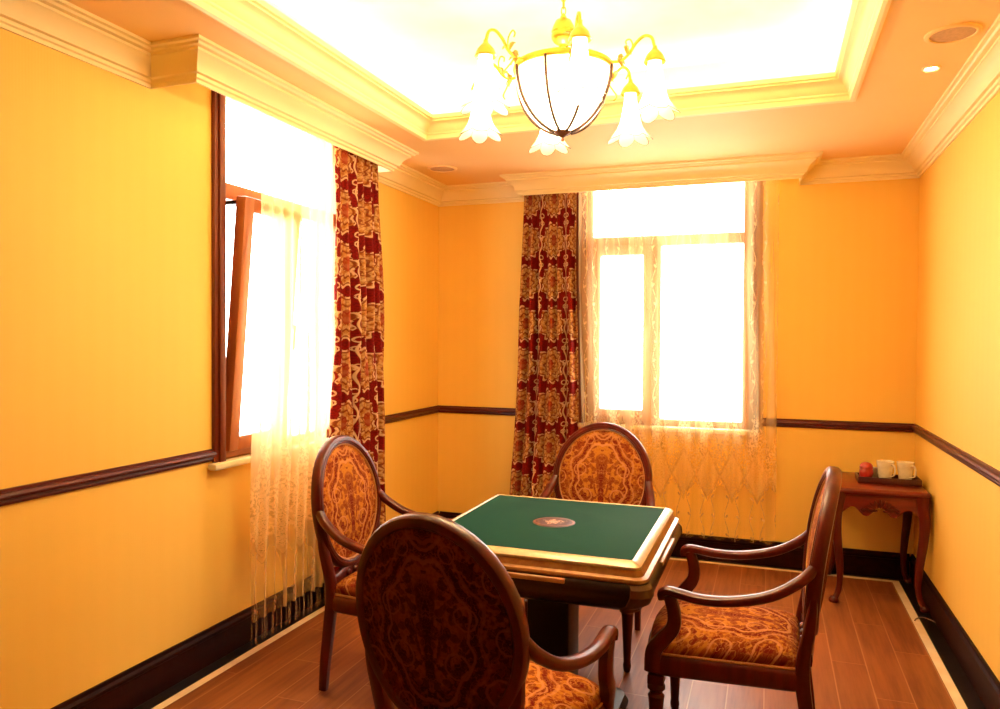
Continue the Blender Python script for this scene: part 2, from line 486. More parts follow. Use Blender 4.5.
def mould(bm, path, prof, closed=True):
    """sweep a closed (inward offset, z) profile along an xy polyline with mitred corners; inward = left of travel"""
    n = len(path); rings = []
    P = [Vector((p[0], p[1])) for p in path]
    for i in range(n):
        d0 = (P[i]-P[i-1]) if (closed or i > 0) else (P[i+1]-P[i])
        d1 = (P[(i+1) % n]-P[i]) if (closed or i < n-1) else d0
        d0 = d0.normalized(); d1 = d1.normalized()
        n0 = Vector((-d0.y, d0.x)); n1 = Vector((-d1.y, d1.x))
        mt = (n0+n1); mt = mt/ (mt.length_squared/2) if mt.length_squared > 1e-9 else n0
        rings.append([bm.verts.new((P[i].x+mt.x*o, P[i].y+mt.y*o, z)) for o, z in prof])
    m = len(prof)
    idx = range(n) if closed else range(n-1)
    for i in idx:
        a, b = rings[i], rings[(i+1) % n]
        for k in range(m):
            j = (k+1) % m
            bm.faces.new((a[k], b[k], b[j], a[j]))
    if not closed:
        bm.faces.new(rings[0]); bm.faces.new(list(reversed(rings[-1])))
    bmesh.ops.recalc_face_normals(bm, faces=bm.faces)
def struct(name, bm, mat, label=None, **k):
    o = build(name, bm, mat, **k); o['kind'] = 'structure'
    if label: o['label'] = label
    return o

# ------------------------------------------------------------------ room shell
WT = 0.2
LW = (2.866, 3.93, 0.925, 2.69)       # left window opening: y0,y1,z0,z1
BW = (-1.25, -0.125, 0.905, 2.69)     # far window opening: x0,x1,z0,z1
bm = bmesh.new()
for y0, y1, z0, z1 in ((YN-WT, LW[0], 0, ZT+.1), (LW[1], YB+WT, 0, ZT+.1), (LW[0], LW[1], 0, LW[2]), (LW[0], LW[1], LW[3], ZT+.1)):
    box(bm, XL-WT, XL, y0, y1, z0, z1)
struct('wall_left', bm, MAT['wall_y'], 'yellow ribbed wallpaper wall with the near window', smooth=False)
bm = bmesh.new()
for x0, x1, z0, z1 in ((XL, BW[0], 0, ZT+.1), (BW[1], XR, 0, ZT+.1), (BW[0], BW[1], 0, BW[2]), (BW[0], BW[1], BW[3], ZT+.1)):
    box(bm, x0, x1, YB, YB+WT, z0, z1)
struct('wall_back', bm, MAT['wall_x'], 'yellow wallpaper wall at the far end', smooth=False)
bm = bmesh.new(); box(bm, XR, XR+WT, YN-WT, YB+WT, 0, ZT+.1)
struct('wall_right', bm, MAT['wall_y'], 'pale yellow wallpaper wall on the right', smooth=False)
bm = bmesh.new(); box(bm, XL, XR, YN-WT, YN, 0, ZT+.1)
struct('wall_front', bm, MAT['mahogany'], smooth=False)  # unseen wall behind the camera, made dark and set close to absorb bounce light

SX0, SX1, SY1, SY0 = -2.292, 0.742, 5.210, YN+0.10    # inside of the cream strip
bm = bmesh.new(); box(bm, SX0, SX1, SY0, SY1, -0.1, 0)
struct('floor', bm, MAT['floor'], 'orange brown wood plank floor', smooth=False)
SW = 0.042
bm = bmesh.new()
box(bm, SX0-SW, SX0, SY0-SW, SY1+SW, -0.1, 0.0); box(bm, SX1, SX1+SW, SY0-SW, SY1+SW, -0.1, 0.0)
box(bm, SX0, SX1, SY1, SY1+SW, -0.1, 0.0); box(bm, SX0, SX1, SY0-SW, SY0, -0.1, 0.0)
struct('trim_1', bm, MAT['strip'], 'thin cream marble line inlaid around the floor', smooth=False)
bm = bmesh.new()
box(bm, XL, SX0-SW, YN, YB, -0.1, 0.0); box(bm, SX1+SW, XR, YN, YB, -0.1, 0.0)
box(bm, SX0-SW, SX1+SW, SY1+SW, YB, -0.1, 0.0); box(bm, SX0-SW, SX1+SW, YN, SY0-SW, -0.1, 0.0)
struct('trim_2', bm, MAT['border'], 'black marble border along the walls', smooth=False)

# ceiling with the tray opening; the lip carries the cove lighting
LIP = 0.16
bm = bmesh.new()
box(bm, XL, XR, YN, TY0, ZC, ZC+0.03); box(bm, XL, XR, TY1, YB, ZC, ZC+0.03)
box(bm, XL, TX0, TY0, TY1, ZC, ZC+0.03); box(bm, TX1, XR, TY0, TY1, ZC, ZC+0.03)
struct('ceiling', bm, MAT['ceiling'], 'peach painted ceiling around the lit recess', smooth=False)
bm = bmesh.new()
box(bm, TX0-LIP-.05, TX1+LIP+.05, TY0-LIP-.05, TY1+LIP+.05, ZT, ZT+0.08)
box(bm, TX0-LIP-.05, TX0-LIP, TY0-LIP, TY1+LIP, ZC+.03, ZT); box(bm, TX1+LIP, TX1+LIP+.05, TY0-LIP, TY1+LIP, ZC+.03, ZT)
box(bm, TX0-LIP-.05, TX1+LIP+.05, TY0-LIP-.05, TY0-LIP, ZC+.03, ZT); box(bm, TX0-LIP-.05, TX1+LIP+.05, TY1+LIP, TY1+LIP+.05, ZC+.03, ZT)
o = struct('ceiling_recess', bm, MAT['tray'], 'bright white recessed ceiling panel', smooth=False)
bm = bmesh.new()
a, b_ = LIP-0.03, LIP-0.06
zz = ZC+0.035
for x0, x1, y0, y1 in ((TX0-a, TX0-b_, TY0-b_, TY1+b_), (TX1+b_, TX1+a, TY0-b_, TY1+b_), (TX0-b_, TX1+b_, TY1+b_, TY1+a), (TX0-b_, TX1+b_, TY0-a, TY0-b_)):
    box(bm, x0, x1, y0, y1, zz, zz+0.012)
struct('trim_3', bm, MAT['led'], 'warm light strip hidden behind the recess moulding', smooth=False)
# tray moulding (inward = into the opening)
prof = [(-0.030, 2.662), (-0.030, 2.650), (-0.012, 2.646), (0.006, 2.652), (0.010, 2.676), (0.018, 2.684), (0.018, 2.694), (0.028, 2.702),
        (0.040, 2.725), (0.060, 2.745), (0.082, 2.752), (0.082, 2.760), (0.098, 2.766), (0.100, 2.790), (0.078, 2.790), (0.0, 2.70), (-0.005, 2.662)]
bm = bmesh.new()
prof = [((x+.03)/1.3, 2.646+(z-2.646)*(.122/.144)) for x, z in prof]
mould(bm, [(TX0, TY0), (TX1, TY0), (TX1, TY1), (TX0, TY1)], prof)
struct('trim_4', bm, MAT['crown'], 'stepped cream moulding framing the bright ceiling recess', angle=30)
# crown moulding running round the room and out around the two curtain boxes
LP = (2.44, 4.10, -2.185)      # y0, y1, x of the left curtain box foot
BP = (-1.675, 0.170, 5.085)    # x0, x1, y of the far curtain box foot
crown = [(0, ZCR), (0.010, ZCR), (0.012, 2.540), (0.022, 2.544), (0.024, 2.556), (0.036, 2.560), (0.042, 2.578), (0.056, 2.600), (0.078, 2.618),
         (0.088, 2.622), (0.088, 2.632), (0.104, 2.636), (0.110, 2.644), (0.122, 2.648), (0.122, ZC+.002), (0, ZC+.002)]
path = [(XL, YN), (XR, YN), (XR, YB), (BP[1], YB), (BP[1], BP[2]), (BP[0], BP[2]), (BP[0], YB), (XL, YB),
        (XL, LP[1]), (LP[2], LP[1]), (LP[2], LP[0]), (XL, LP[0])]
bm = bmesh.new(); mould(bm, path, crown)
struct('trim_5', bm, MAT['crown'], 'cream crown moulding stepping out around the curtain boxes', angle=30)
# chair rail and skirting
rail = [(0, .934), (.010, .934), (.014, .944), (.012, .952), (.024, .956), (.028, .966), (.024, .976), (.012, .979), (.012, .989), (0, .989)]
skirt = [(0, 0), (.016, 0), (.016, .122), (.022, .126), (.022, .140), (.012, .150), (.010, .164), (0, .164)]
def run(name, pts, prof, mat, label):
    bm = bmesh.new(); mould(bm, pts, prof, closed=False); struct(name, bm, mat, label, angle=30)
run('trim_6', [(XL, 2.795), (XL, YN), (XR, YN), (XR, YB), (-0.055, YB)], rail, MAT['rail'], 'dark mahogany dado rail on the walls')
run('trim_7', [(-1.33, YB), (XL, YB), (XL, 4.0)], rail, MAT['rail_x'], 'dark mahogany dado rail in the far left corner')
run('baseboard_left', [(XL, YB), (XL, YN)], skirt, MAT['base'], 'dark wooden skirting along the left wall')
run('baseboard_right', [(XR, YN), (XR, YB)], skirt, MAT['base'], 'dark wooden skirting along the right wall')
run('baseboard_back', [(XR-.022, YB), (XL+.022, YB)], skirt, MAT['base'], 'dark wooden skirting along the far wall')

# ------------------------------------------------------------------ windows (built in a local frame: u across, d depth out, z up)
def bar(bm, u0, u1, d0, d1, z0, z1, bev=0.006): return box(bm, u0, u1, d0, d1, z0, z1, bev)
def ring4(bm, u0, u1, z0, z1, t, d0, d1, bev=0.006):
    bar(bm, u0, u0+t, d0, d1, z0, z1, bev); bar(bm, u1-t, u1, d0, d1, z0, z1, bev)
    bar(bm, u0+t-.002, u1-t+.002, d0, d1, z0, z0+t, bev); bar(bm, u0+t-.002, u1-t+.002, d0, d1, z1-t, z1, bev)
def make_window(name, wd, z0, z1, loc, rz, mull, tilt, label):
    """wd wide opening, local +y points outdoors"""
    root = empty(name, loc, rz); root['kind'] = 'structure'; root['label'] = label
    ft = 0.045
    bm = bmesh.new(); ring4(bm, 0, wd, z0, z1, ft, 0.012, 0.085)
    TRZ = 2.165
    bar(bm, ft, wd-ft, 0.012, 0.085, TRZ, TRZ+0.075)
    bar(bm, mull-.03, mull+.03, 0.012, 0.085, z0+ft, TRZ)
    build('frame', bm, MAT['frame'], root, angle=30)
    # casing around the opening on the room side
    bm = bmesh.new()
    for a0, a1 in ((-0.073, 0.0), (wd, wd+0.073)):
        bar(bm, a0, a1, -0.022, 0.0, z0, ZC, .004)
        bar(bm, a0+.022 if a0 < 0 else a0+.012, a1-.012 if a0 < 0 else a1-.022, -0.034, -0.018, z0, ZC, .005)
    build('casing', bm, MAT['casing'], root, angle=30)
    bm = bmesh.new()
    bar(bm, ft, wd-ft, .045, .051, TRZ+.075, z1-ft, 0); bar(bm, mull+.03, wd-ft, .045, .051, z0+ft, TRZ, 0)
    build('pane', bm, MAT['glass'], root, smooth=False)
    # opening sash, hinged at its foot
    s = empty('sash', (ft-.008, 0.02, z0+ft-.008)); s.parent = root; s.rotation_euler = (tilt, 0, 0)
    sw, sh, st = mull-.03-ft+.016, TRZ-z0-ft+.016, 0.068
    bm = bmesh.new(); ring4(bm, 0, sw, 0, sh, st, -0.03, 0.028, .007)
    so = build('sash_frame', bm, MAT['frame'], s, angle=30)
    bm = bmesh.new(); bar(bm, st-.004, sw-st+.004, 0.0, .006, st-.004, sh-st+.004, 0)
    build('sash_pane', bm, MAT['glass'], s, smooth=False)
    bm = bmesh.new()
    box(bm, sw-.045, sw-.022, -.036, -.030, sh*.46, sh*.54, .002); box(bm, sw-.040, sw-.027, -.06, -.036, sh*.49, sh*.51, .003)
    box(bm, sw-.041, sw-.026, -.068, -.056, sh*.40, sh*.51, .004)
    build('window_handle', bm, MAT['metal'], s)
    if abs(tilt) > 0.01:
        bm = bmesh.new()
        zt = TRZ-.02
        box(bm, ft-.005, ft+.012, -0.075, .04, zt-.012, zt+.006, .002)
        box(bm, ft-.002, ft+.16, .02, .032, zt-.004, zt+.006, .002)
        build('stay_arm', bm, MAT['black_metal'], root)
    return root
# left wall: u runs along +y, outdoors is -x
make_window('window_1', LW[1]-LW[0], LW[2], LW[3], (XL, LW[0], 0), PI/2, 0.50, math.radians(4.6), 'tall timber window with a tilted sash on the left wall')
wb = make_window('window_2', BW[1]-BW[0], BW[2], BW[3], (BW[0], YB, 0), 0.0, 0.50, 0.0, 'tall timber window behind the voile on the far wall')
bm = bmesh.new(); box(bm, XL-.0, XL+.052, 2.762, 4.03, .892, .925, .012); box(bm, XL-.18, XL+.01, LW[0]+.001, LW[1]-.001, .895, .925, 0)
struct('trim_8', bm, MAT['sill'], 'cream stone sill under the tilted window')
bm = bmesh.new(); box(bm, BW[0]-.06, BW[1]+.06, YB-.05, YB, .872, .905, .012); box(bm, BW[0]+.001, BW[1]-.001, YB-.01, YB+.18, .875, .905, 0)
struct('trim_9', bm, MAT['sill'], 'cream stone sill under the far window')

# ------------------------------------------------------------------ curtains
def cloth(name, mat, p0t, p1t, p0b, p1b, z0, z1, folds, amp, out, full=1.9, thick=0.004, nz=40, seed=1, scal=0.0, parent=None, uoff=0.0, pinch=0.35):
    """pleated hanging: top line p0t-p1t, foot line p0b-p1b (xy); out = unit normal into the room"""
    rnd = random.Random(seed)
    nu = folds*12
    ph = [rnd.uniform(-.5, .5) for _ in range(folds+2)]; am = [rnd.uniform(.6, 1.25) for _ in range(folds+2)]
    bm = bmesh.new(); uvl = bm.loops.layers.uv.new('UVMap')
    W = (Vector(p1t)-Vector(p0t)).length*full
    grid = []
    for j in range(nz+1):
        t = j/nz
        z = z1+(z0-z1)*t
        row = []
        e = t*t*(3-2*t)
        a0 = Vector(p0t).lerp(Vector(p0b), e); a1 = Vector(p1t).lerp(Vector(p1b), e)
        for i in range(nu+1):
            s = i/nu
            f = s*folds; k = int(min(f, folds-1e-6)); fr = f-k
            A = amp*((1-fr)*am[k]+fr*am[k+1])*(pinch+(1-pinch)*min(1, t*3.0))
            w_ = math.sin(2*PI*(f+0.18*math.sin(2.3*t*PI+ph[k]*2)))
            p = a0.lerp(a1, s)+Vector(out)*(A*w_+0.35*A*math.sin(4*PI*f+ph[k]*4))
            zz_ = z+(scal*math.cos(2*PI*f) if j == nz else 0)
            row.append((bm.verts.new((p.x, p.y, zz_)), s*W+uoff, z))
        grid.append(row)
    for j in range(nz):
        for i in range(nu):
            q = [grid[j][i], grid[j+1][i], grid[j+1][i+1], grid[j][i+1]]
            f = bm.faces.new([a[0] for a in q])
            for l, a in zip(f.loops, q): l[uvl].uv = (a[1], a[2])
    o = build(name, bm, mat, parent, angle=180)
    if thick:
        md = o.modifiers.new('thickness', 'SOLIDIFY'); md.thickness = thick; md.offset = 0
    return o
XC = XL+0.188; YC = YB-0.165
o = cloth('curtain', MAT['curtain'], (XC, 3.54), (XC, 4.03), (XC, 3.52), (XC, 4.12), 0.03, 2.62, 6, .034, (1, 0), 1.75, seed=3, uoff=0.02)
tagp(o, 'red and gold damask curtain hanging beside the tilted left window', 'curtain')
o = cloth('curtain', MAT['curtain'], (-1.665, YC), (-1.285, YC), (-1.765, YC), (-1.255, YC), 0.03, 2.62, 6, .034, (0, -1), 1.9, seed=5, uoff=0.1)
tagp(o, 'red and gold damask curtain left of the far window, behind the far chair', 'curtain')
def fringe(parent, p0, p1, z0, z1, n, out):
    bm = bmesh.new()
    for i in range(n):
        s = (i+.5)/n
        p = Vector(p0).lerp(Vector(p1), s)+Vector(out)*.012*math.sin(i*1.7)
        zt = z1+.006*math.sin(i*2.1)
        sweep(bm, [(p.x, p.y, zt), (p.x+.002, p.y, (z0+zt)/2), (p.x, p.y, z0)], lambda t: (.0035+.004*t, .0035+.004*t), seg=5)
    o = build('fringe', bm, MAT['fringe'], parent); o['kind'] = 'stuff'
    return o
XS = XL+0.128
o = cloth('sheer_curtain', MAT['sheer_thick'], (XS, 2.985), (XS, 3.60), (XS, 2.905), (XS, 3.54), 0.15, 2.62, 8, .017, (1, 0), 1.7, thick=0, seed=11, scal=.008)
tagp(o, 'sheer cream voile curtain with lace skirt at the tilted left window', 'sheer curtain')
fringe(o, (XS, 2.905), (XS, 3.54), 0.05, 0.15, 36, (1, 0))
YS = YB-0.090
o = cloth('sheer_curtain', MAT['sheer'], (-1.29, YS), (0.05, YS), (-1.25, YS), (0.055, YS), 0.17, 2.62, 13, .016, (0, -1), 1.6, thick=0, seed=21, scal=.012)
tagp(o, 'wide sheer cream voile curtain with lace skirt across the far window', 'sheer curtain')

# ------------------------------------------------------------------ armchairs
CHZ, AX, AZ = 0.772, 0.246, 0.274      # oval back: centre height, half axes (frame centre line)
def back_y(x, z): return -0.245-(z-0.46)*0.125-0.028*(1-(x/0.27)**2)
def oval(k, n=48, s=1.0):
    a = 2*PI*k/n
    x = AX*s*math.sin(a); z = CHZ+AZ*s*math.cos(a)
    return Vector((x, back_y(x, z), z))
def disc(bm, uvl, s, bulge, dy, flip, rings=9, n=48):
    g = []
    for r in range(rings+1):
        q = r/rings; row = []
        for k in range(n):
            a = 2*PI*k/n
            x = AX*s*q*math.sin(a); z = CHZ+AZ*s*q*math.cos(a)
            y = back_y(x, z)+dy+bulge*(1-q**2.4)
            row.append(bm.verts.new((x, y, z)))
            if r == 0: break
        g.append(row)
    for r in range(rings):
        for k in range(n):
            j = (k+1) % n
            vs_ = [g[0][0], g[1][j], g[1][k]] if r == 0 else [g[r][k], g[r][j], g[r+1][j], g[r+1][k]]
            if flip: vs_ = list(reversed(vs_))
            f = bm.faces.new(vs_)
            for l in f.loops: l[uvl].uv = (l.vert.co.x, l.vert.co.z-CHZ)
def seat_outline(inset=0.0, n=10):
    """rounded trapezoid, counter-clockwise, front at +y"""
    fw, bw, yf, yb = .268-inset, .218-inset, .262-inset, -.255+inset
    corners = [(bw, yb, .03), (fw, yf, .075), (-fw, yf, .075), (-bw, yb, .03)]
    out = []
    for i, (x, y, r) in enumerate(corners):
        p = Vector((x, y)); a = (Vector(corners[i-1][:2])-p).normalized(); b = (Vector(corners[(i+1) % 4][:2])-p).normalized()
        s0 = p+a*r; s1 = p+b*r
        for k in range(n):
            t = k/(n-1)
            out.append(s0*(1-t)**2+p*2*t*(1-t)+s1*t*t)
        if i == 1:   # bowed front rail
            q = Vector((-fw, yf))+Vector((.075, 0))
            for k in range(1, 8):
                t = k/8
                m_ = s1.lerp(q, t); out.append(m_+Vector((0, .018*math.sin(PI*t))))
    return out
def loft(bm, layers, uvl=None, cap=True):
    """layers of equal-count (xy outline, z)"""
    rings = [[bm.verts.new((p.x, p.y, z)) for p in o] for o, z in layers]
    fs = []
    for a, b in zip(rings, rings[1:]):
        n = len(a)
        for k in range(n):
            j = (k+1) % n
            fs.append(bm.faces.new((a[k], a[j], b[j], b[k])))
    if cap:
        fs.append(bm.faces.new(list(reversed(rings[0])))); fs.append(bm.faces.new(rings[-1]))
    if uvl:
        for f in fs:
            for l in f.loops: l[uvl].uv = (l.vert.co.x, l.vert.co.y*.95+(l.vert.co.z-.48)*.6)
    return rings
def make_chair():
    root = empty('armchair')
    # seat rail
    bm = bmesh.new()
    loft(bm, [(seat_outline(.012), .345), (seat_outline(.004), .352), (seat_outline(0), .362), (seat_outline(0), .404), (seat_outline(.006), .414), (seat_outline(.014), .420)])
    build('seat_frame', bm, MAT['mahogany'], root)
    # cushion
    bm = bmesh.new(); uvl = bm.loops.layers.uv.new('UVMap')
    L = []
    for ins, z in ((.022, .414), (.014, .427), (.012, .442), (.018, .458), (.034, .474), (.062, .486), (.10, .495), (.15, .500), (.20, .502)):
        L.append((seat_outline(ins) if ins < .06 else [p*(1-(ins-.034)/.25) for p in seat_outline(.034)], z))
    loft(bm, L, uvl)
    cu = build('seat_cushion', bm, MAT['brocade'], root, angle=180)
    bm = bmesh.new(); sweep(bm, [(p.x, p.y, .421) for p in seat_outline(.012)], (.009, .009), seg=6, closed=True)
    build('piping', bm, MAT['gimp'], cu)
    # legs
    for s in (-1, 1):
        bm = bmesh.new()
        c = (s*.232, .222, 0)
        lathe(bm, [(0, 0), (.013, 0), (.016, .008), (.019, .03), (.016, .045), (.017, .06), (.021, .15), (.026, .245), (.029, .268), (.022, .276), (.022, .284), (.031, .292), (.031, .304), (.026, .312), (.024, .335)], 18, c)
        box(bm, c[0]-.028, c[0]+.028, c[1]-.028, c[1]+.028, .312, .345, .004)
        build('leg', bm, MAT['mahogany'], root)
    for s in (-1, 1):
        bm = bmesh.new()
        pts = smooth_path([(s*.196, -.292, 0), (s*.197, -.282, .12), (s*.199, -.262, .28), (s*.201, -.250, .38), (s*.202, -.252, .46), (s*.212, -.268, .555), (s*.229, -.278, .64), (s*.2365, -.280, .70)], 5)
        def sz(t):
            q = 1-.55*max(0, t-.78)/.22
            return ((.030+.014*min(1, t*2))*q, (.036+.012*math.sin(PI*min(1, t*1.3)))*q)
        sweep(bm, pts, sz, side=(1, 0, 0), seg=12, power=4)
        build('leg', bm, MAT['mahogany'], root)
    # oval back
    bm = bmesh.new()
    pts = [oval(k) for k in range(48)]
    def radial(i):
        d = oval(i)-Vector((0, back_y(0, CHZ), CHZ)); return d
    sweep(bm, pts, (.037, .046), side=radial, seg=12, power=3.0, closed=True)
    sweep(bm, [Vector((p.x*.952, p.y+.018, CHZ+(p.z-CHZ)*.952)) for p in pts], (.010, .012), side=radial, seg=8, closed=True)
    sweep(bm, [Vector((p.x*.99, p.y+.022, CHZ+(p.z-CHZ)*.99)) for p in pts], (.014, .008), side=radial, seg=8, closed=True)
    build('back_frame', bm, MAT['mahogany'], root)
    # carved rail joining the oval to the seat
    bm = bmesh.new()
    pts = smooth_path([(-.20, back_y(.2, .50), .455), (-.10, back_y(.1, .47), .462), (0, back_y(0, .48), .474), (.10, back_y(.1, .47), .462), (.20, back_y(.2, .50), .455)], 5)
    sweep(bm, pts, lambda t: (.034, .05+.015*math.sin(PI*t)), side=(0, 1, 0), seg=10, power=4)
    for k in (-1, 0, 1):
        lathe(bm, [(0, .014), (.012, .010), (.016, 0), (.012, -.006)], 12, (k*.06, back_y(k*.06, .47)+.02, .47), Vector((0, 1, 0)))
    build('back_rail', bm, MAT['mahogany'], root)
    bm = bmesh.new(); uvl = bm.loops.layers.uv.new('UVMap')
    disc(bm, uvl, .955, .028, .010, True)
    bp = build('back_panel', bm, MAT['brocade'], root, angle=180)
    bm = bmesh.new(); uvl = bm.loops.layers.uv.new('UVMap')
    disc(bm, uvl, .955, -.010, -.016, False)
    tagp(build('rear_panel', bm, MAT['brocade_rear_shaded'], root, angle=180), 'crimson patterned rear panel, its colour darkened for shade')
    bm = bmesh.new()
    sweep(bm, [Vector((p.x*.925, back_y(p.x*.925, CHZ+(p.z-CHZ)*.925)+.015, CHZ+(p.z-CHZ)*.925)) for p in [oval(k) for k in range(48)]], (.008, .008), seg=6, closed=True)
    build('piping', bm, MAT['gimp'], bp)
    # arms
    for s in (-1, 1):
        bm = bmesh.new()
        pts = smooth_path([(s*.244, -.284, .775), (s*.260, -.238, .728), (s*.278, -.150, .676), (s*.287, -.03, .645), (s*.289, .07, .640), (s*.284, .14, .648), (s*.280, .180, .652), (s*.279, .198, .641), (s*.279, .196, .622)], 5)
        sweep(bm, pts, lambda t: (.038+.008*math.sin(PI*t), .036-.006*t), side=(1, 0, 0), seg=12, power=2.6)
        build('armrest', bm, MAT['mahogany'], root)
        bm = bmesh.new()
        pts = smooth_path([(s*.279, .176, .640), (s*.279, .158, .585), (s*.277, .160, .53), (s*.268, .195, .48), (s*.252, .228, .43), (s*.242, .232, .36)], 5)
        sweep(bm, pts, lambda t: (.036+.012*t, .040+.022*t), side=(1, 0, 0), seg=12, power=3.2)
        build('arm_post', bm, MAT['mahogany'], root)
    return root
def copy_tree(o, parent=None):
    c = o.copy(); COL.objects.link(c)
    if parent: c.parent = parent
    for ch in list(o.children): copy_tree(ch, c)
    return c
R = math.radians
spots = [((-0.738, 2.030), -11, 'oval back armchair nearest the viewer, its patterned rear turned to us'),
         ((-1.485, 2.930), -90, 'oval back armchair at the left side of the games table, beside the window'),
         ((-0.822, 3.590), 180, 'oval back armchair at the far side of the games table, facing us'),
         ((-0.128, 2.845), 88.5, 'oval back armchair at the right side of the games table, seen side on')]
proto = make_chair()
for i, ((x, y), a, lab) in enumerate(spots):
    o = proto if i == 0 else copy_tree(proto)
    o.location = (x, y, 0); o.rotation_euler = (0, 0, R(a))
    tagp(o, lab, 'armchair', 'carved armchairs around the games table')

# ------------------------------------------------------------------ mahjong table
def rrect(hx, hy, r, n=8):
    out = []
    for cx, cy_, a0 in ((hx-r, -hy+r, -PI/2), (hx-r, hy-r, 0), (-hx+r, hy-r, PI/2), (-hx+r, -hy+r, PI)):
        for k in range(n):
            a = a0+PI/2*k/(n-1); out.append(Vector((cx+r*math.cos(a), cy_+r*math.sin(a))))
    return out
HX, HY = .408, .440
T = empty('games_table', (-0.791, 2.840, 0))
tagp(T, 'square games table with green felt top, gold rim and dark body', 'table')
def lay(lst): return [(rrect(HX+d, HY+d, r), z) for d, r, z in lst]
bm = bmesh.new(); loft(bm, lay([(-.06, .05, .612), (-.03, .055, .615), (.0, .06, .630), (.026, .065, .650), (.040, .065, .682), (.036, .06, .708), (.020, .05, .726), (-.02, .04, .732)]))
build('body', bm, MAT['body'], T)
bm = bmesh.new(); loft(bm, lay([(-.02, .03, .722), (.024, .045, .722), (.029, .045, .728), (.026, .042, .736), (.012, .038, .741), (.011, .036, .744), (.006, .03, .752), (.002, .026, .760), (-.02, .02, .762)]))
build('gold_rim', bm, MAT['rim_gold'], T)
bm = bmesh.new()
out_ = [(rrect(HX+d, HY+d, r), z) for d, r, z in ((-.05, .008, .752), (.0, .020, .758), (.004, .022, .763), (.003, .020, .770), (-.006, .018, .777), (-.022, .012, .784), (-.027, .008, .785), (-.030, .006, .783), (-.032, .006, .776))]
loft(bm, out_, cap=False)
build('top_frame', bm, MAT['rim'], T)
bm = bmesh.new(); loft(bm, lay([(-.050, .004, .754), (-.0305, .004, .762), (-.0305, .004, .7805), (-.033, .004, .782)]))
fe = build('felt_top', bm, MAT['felt'], T, angle=30)
bm = bmesh.new(); lathe(bm, [(0, 0.0022), (.060, .0022), (.080, .0016), (.084, 0), (0, -.001)], 40)
build('emblem', bm, MAT['emblem'], T, loc=(0, 0, .7822))
cs = rrect(HX, HY, .06)
for q in range(4):                                # bronze corner pieces of the body
    bm = bmesh.new(); rows = []
    for d, r, z in ((-.002, .055, .618), (.004, .06, .630), (.030, .065, .650), (.044, .065, .682), (.040, .06, .706), (.028, .052, .720)):
        pts = rrect(HX+d, HY+d, r)[q*8:q*8+8]
        inn = rrect(HX+d-.008, HY+d-.008, r)[q*8:q*8+8]
        rows.append([bm.verts.new((p.x, p.y, z)) for p in pts]+[bm.verts.new((p.x, p.y, z)) for p in reversed(inn)])
    for r0, r1 in zip(rows, rows[1:]):
        for k in range(16):
            j = (k+1) % 16; bm.faces.new((r0[k], r0[j], r1[j], r1[k]))
    bm.faces.new(list(reversed(rows[0]))); bm.faces.new(rows[-1])
    build('corner_guard', bm, MAT['guard'], T, angle=30)
for a in range(4):                                # the tile tray slot of each side
    bm = bmesh.new()
    hh = HY if a % 2 == 0 else HX
    Mx = Matrix.Rotation(a*PI/2, 4, 'Z')
    vs_ = box(bm, -.17, .17, -hh-.040, -hh-.004, .703, .719, .003)
    for v in bm.verts: v.co = Mx @ v.co
    build('tile_tray', bm, MAT['slot'], T)
bm = bmesh.new(); box(bm, -.085, .085, -.085, .085, .10, .625, .012); box(bm, -.11, .11, -.11, .11, .07, .13, .015)
build('pedestal', bm, MAT['black_metal'], T)
bm = bmesh.new(); loft(bm, [(rrect(.26, .26, .06), 0.0), (rrect(.265, .265, .065), .02), (rrect(.25, .25, .06), .05), (rrect(.14, .14, .04), .085)])
build('foot_plate', bm, MAT['black_metal'], T)

# ------------------------------------------------------------------ side table and what stands on it
S = empty('side_table', (0.602, 4.975, 0))
tagp(S, 'carved red mahogany side table with curved legs in the far right corner', 'table')
SHX, SHY, STZ = .252, .300, .666
bm = bmesh.new(); loft(bm, [(rrect(SHX-.02, SHY-.02, .03), .626), (rrect(SHX-.012, SHY-.012, .03), .632), (rrect(SHX-.010, SHY-.010, .03), .638), (rrect(SHX, SHY, .03), .645), (rrect(SHX+.001, SHY+.001, .03), .653), (rrect(SHX-.003, SHY-.003, .03), .662), (rrect(SHX-.010, SHY-.010, .028), STZ)])
build('table_top', bm, MAT['mahogany_red'], S)
def apron(w_, place):
    bm = bmesh.new()
    n = 40; f, b = [], []
    for k in range(n+1):
        x = -w_+2*w_*k/n; q = abs(x)/w_
        zb = .535 + .030*math.cos(q*PI*3)*(1-q*.3) - (.035 if q > .9 else 0)*(q-.9)*10
        row = []
        for y in (-.011, .011):
            row.append((bm.verts.new((x, y, zb)), bm.verts.new((x, y, .63))))
        f.append(row)
    for a, c in zip(f, f[1:]):
        bm.faces.new((a[0][0], c[0][0], c[0][1], a[0][1])); bm.faces.new((a[1][0], a[1][1], c[1][1], c[1][0]))
        bm.faces.new((a[0][0], a[1][0], c[1][0], c[0][0])); bm.faces.new((a[0][1], c[0][1], c[1][1], a[1][1]))
    for v in bm.verts: v.co = place @ v.co
    bmesh.ops.recalc_face_normals(bm, faces=bm.faces)
    return build('apron', bm, MAT['mahogany_red'], S, angle=30)
ap = apron(.216, Matrix.Translation((0, -.262, 0)))
apron(.216, Matrix.Translation((0, .262, 0)))
for s in (-1, 1): apron(.262, Matrix.Translation((s*.217, 0, 0)) @ Matrix.Rotation(PI/2, 4, 'Z'))
bm = bmesh.new()
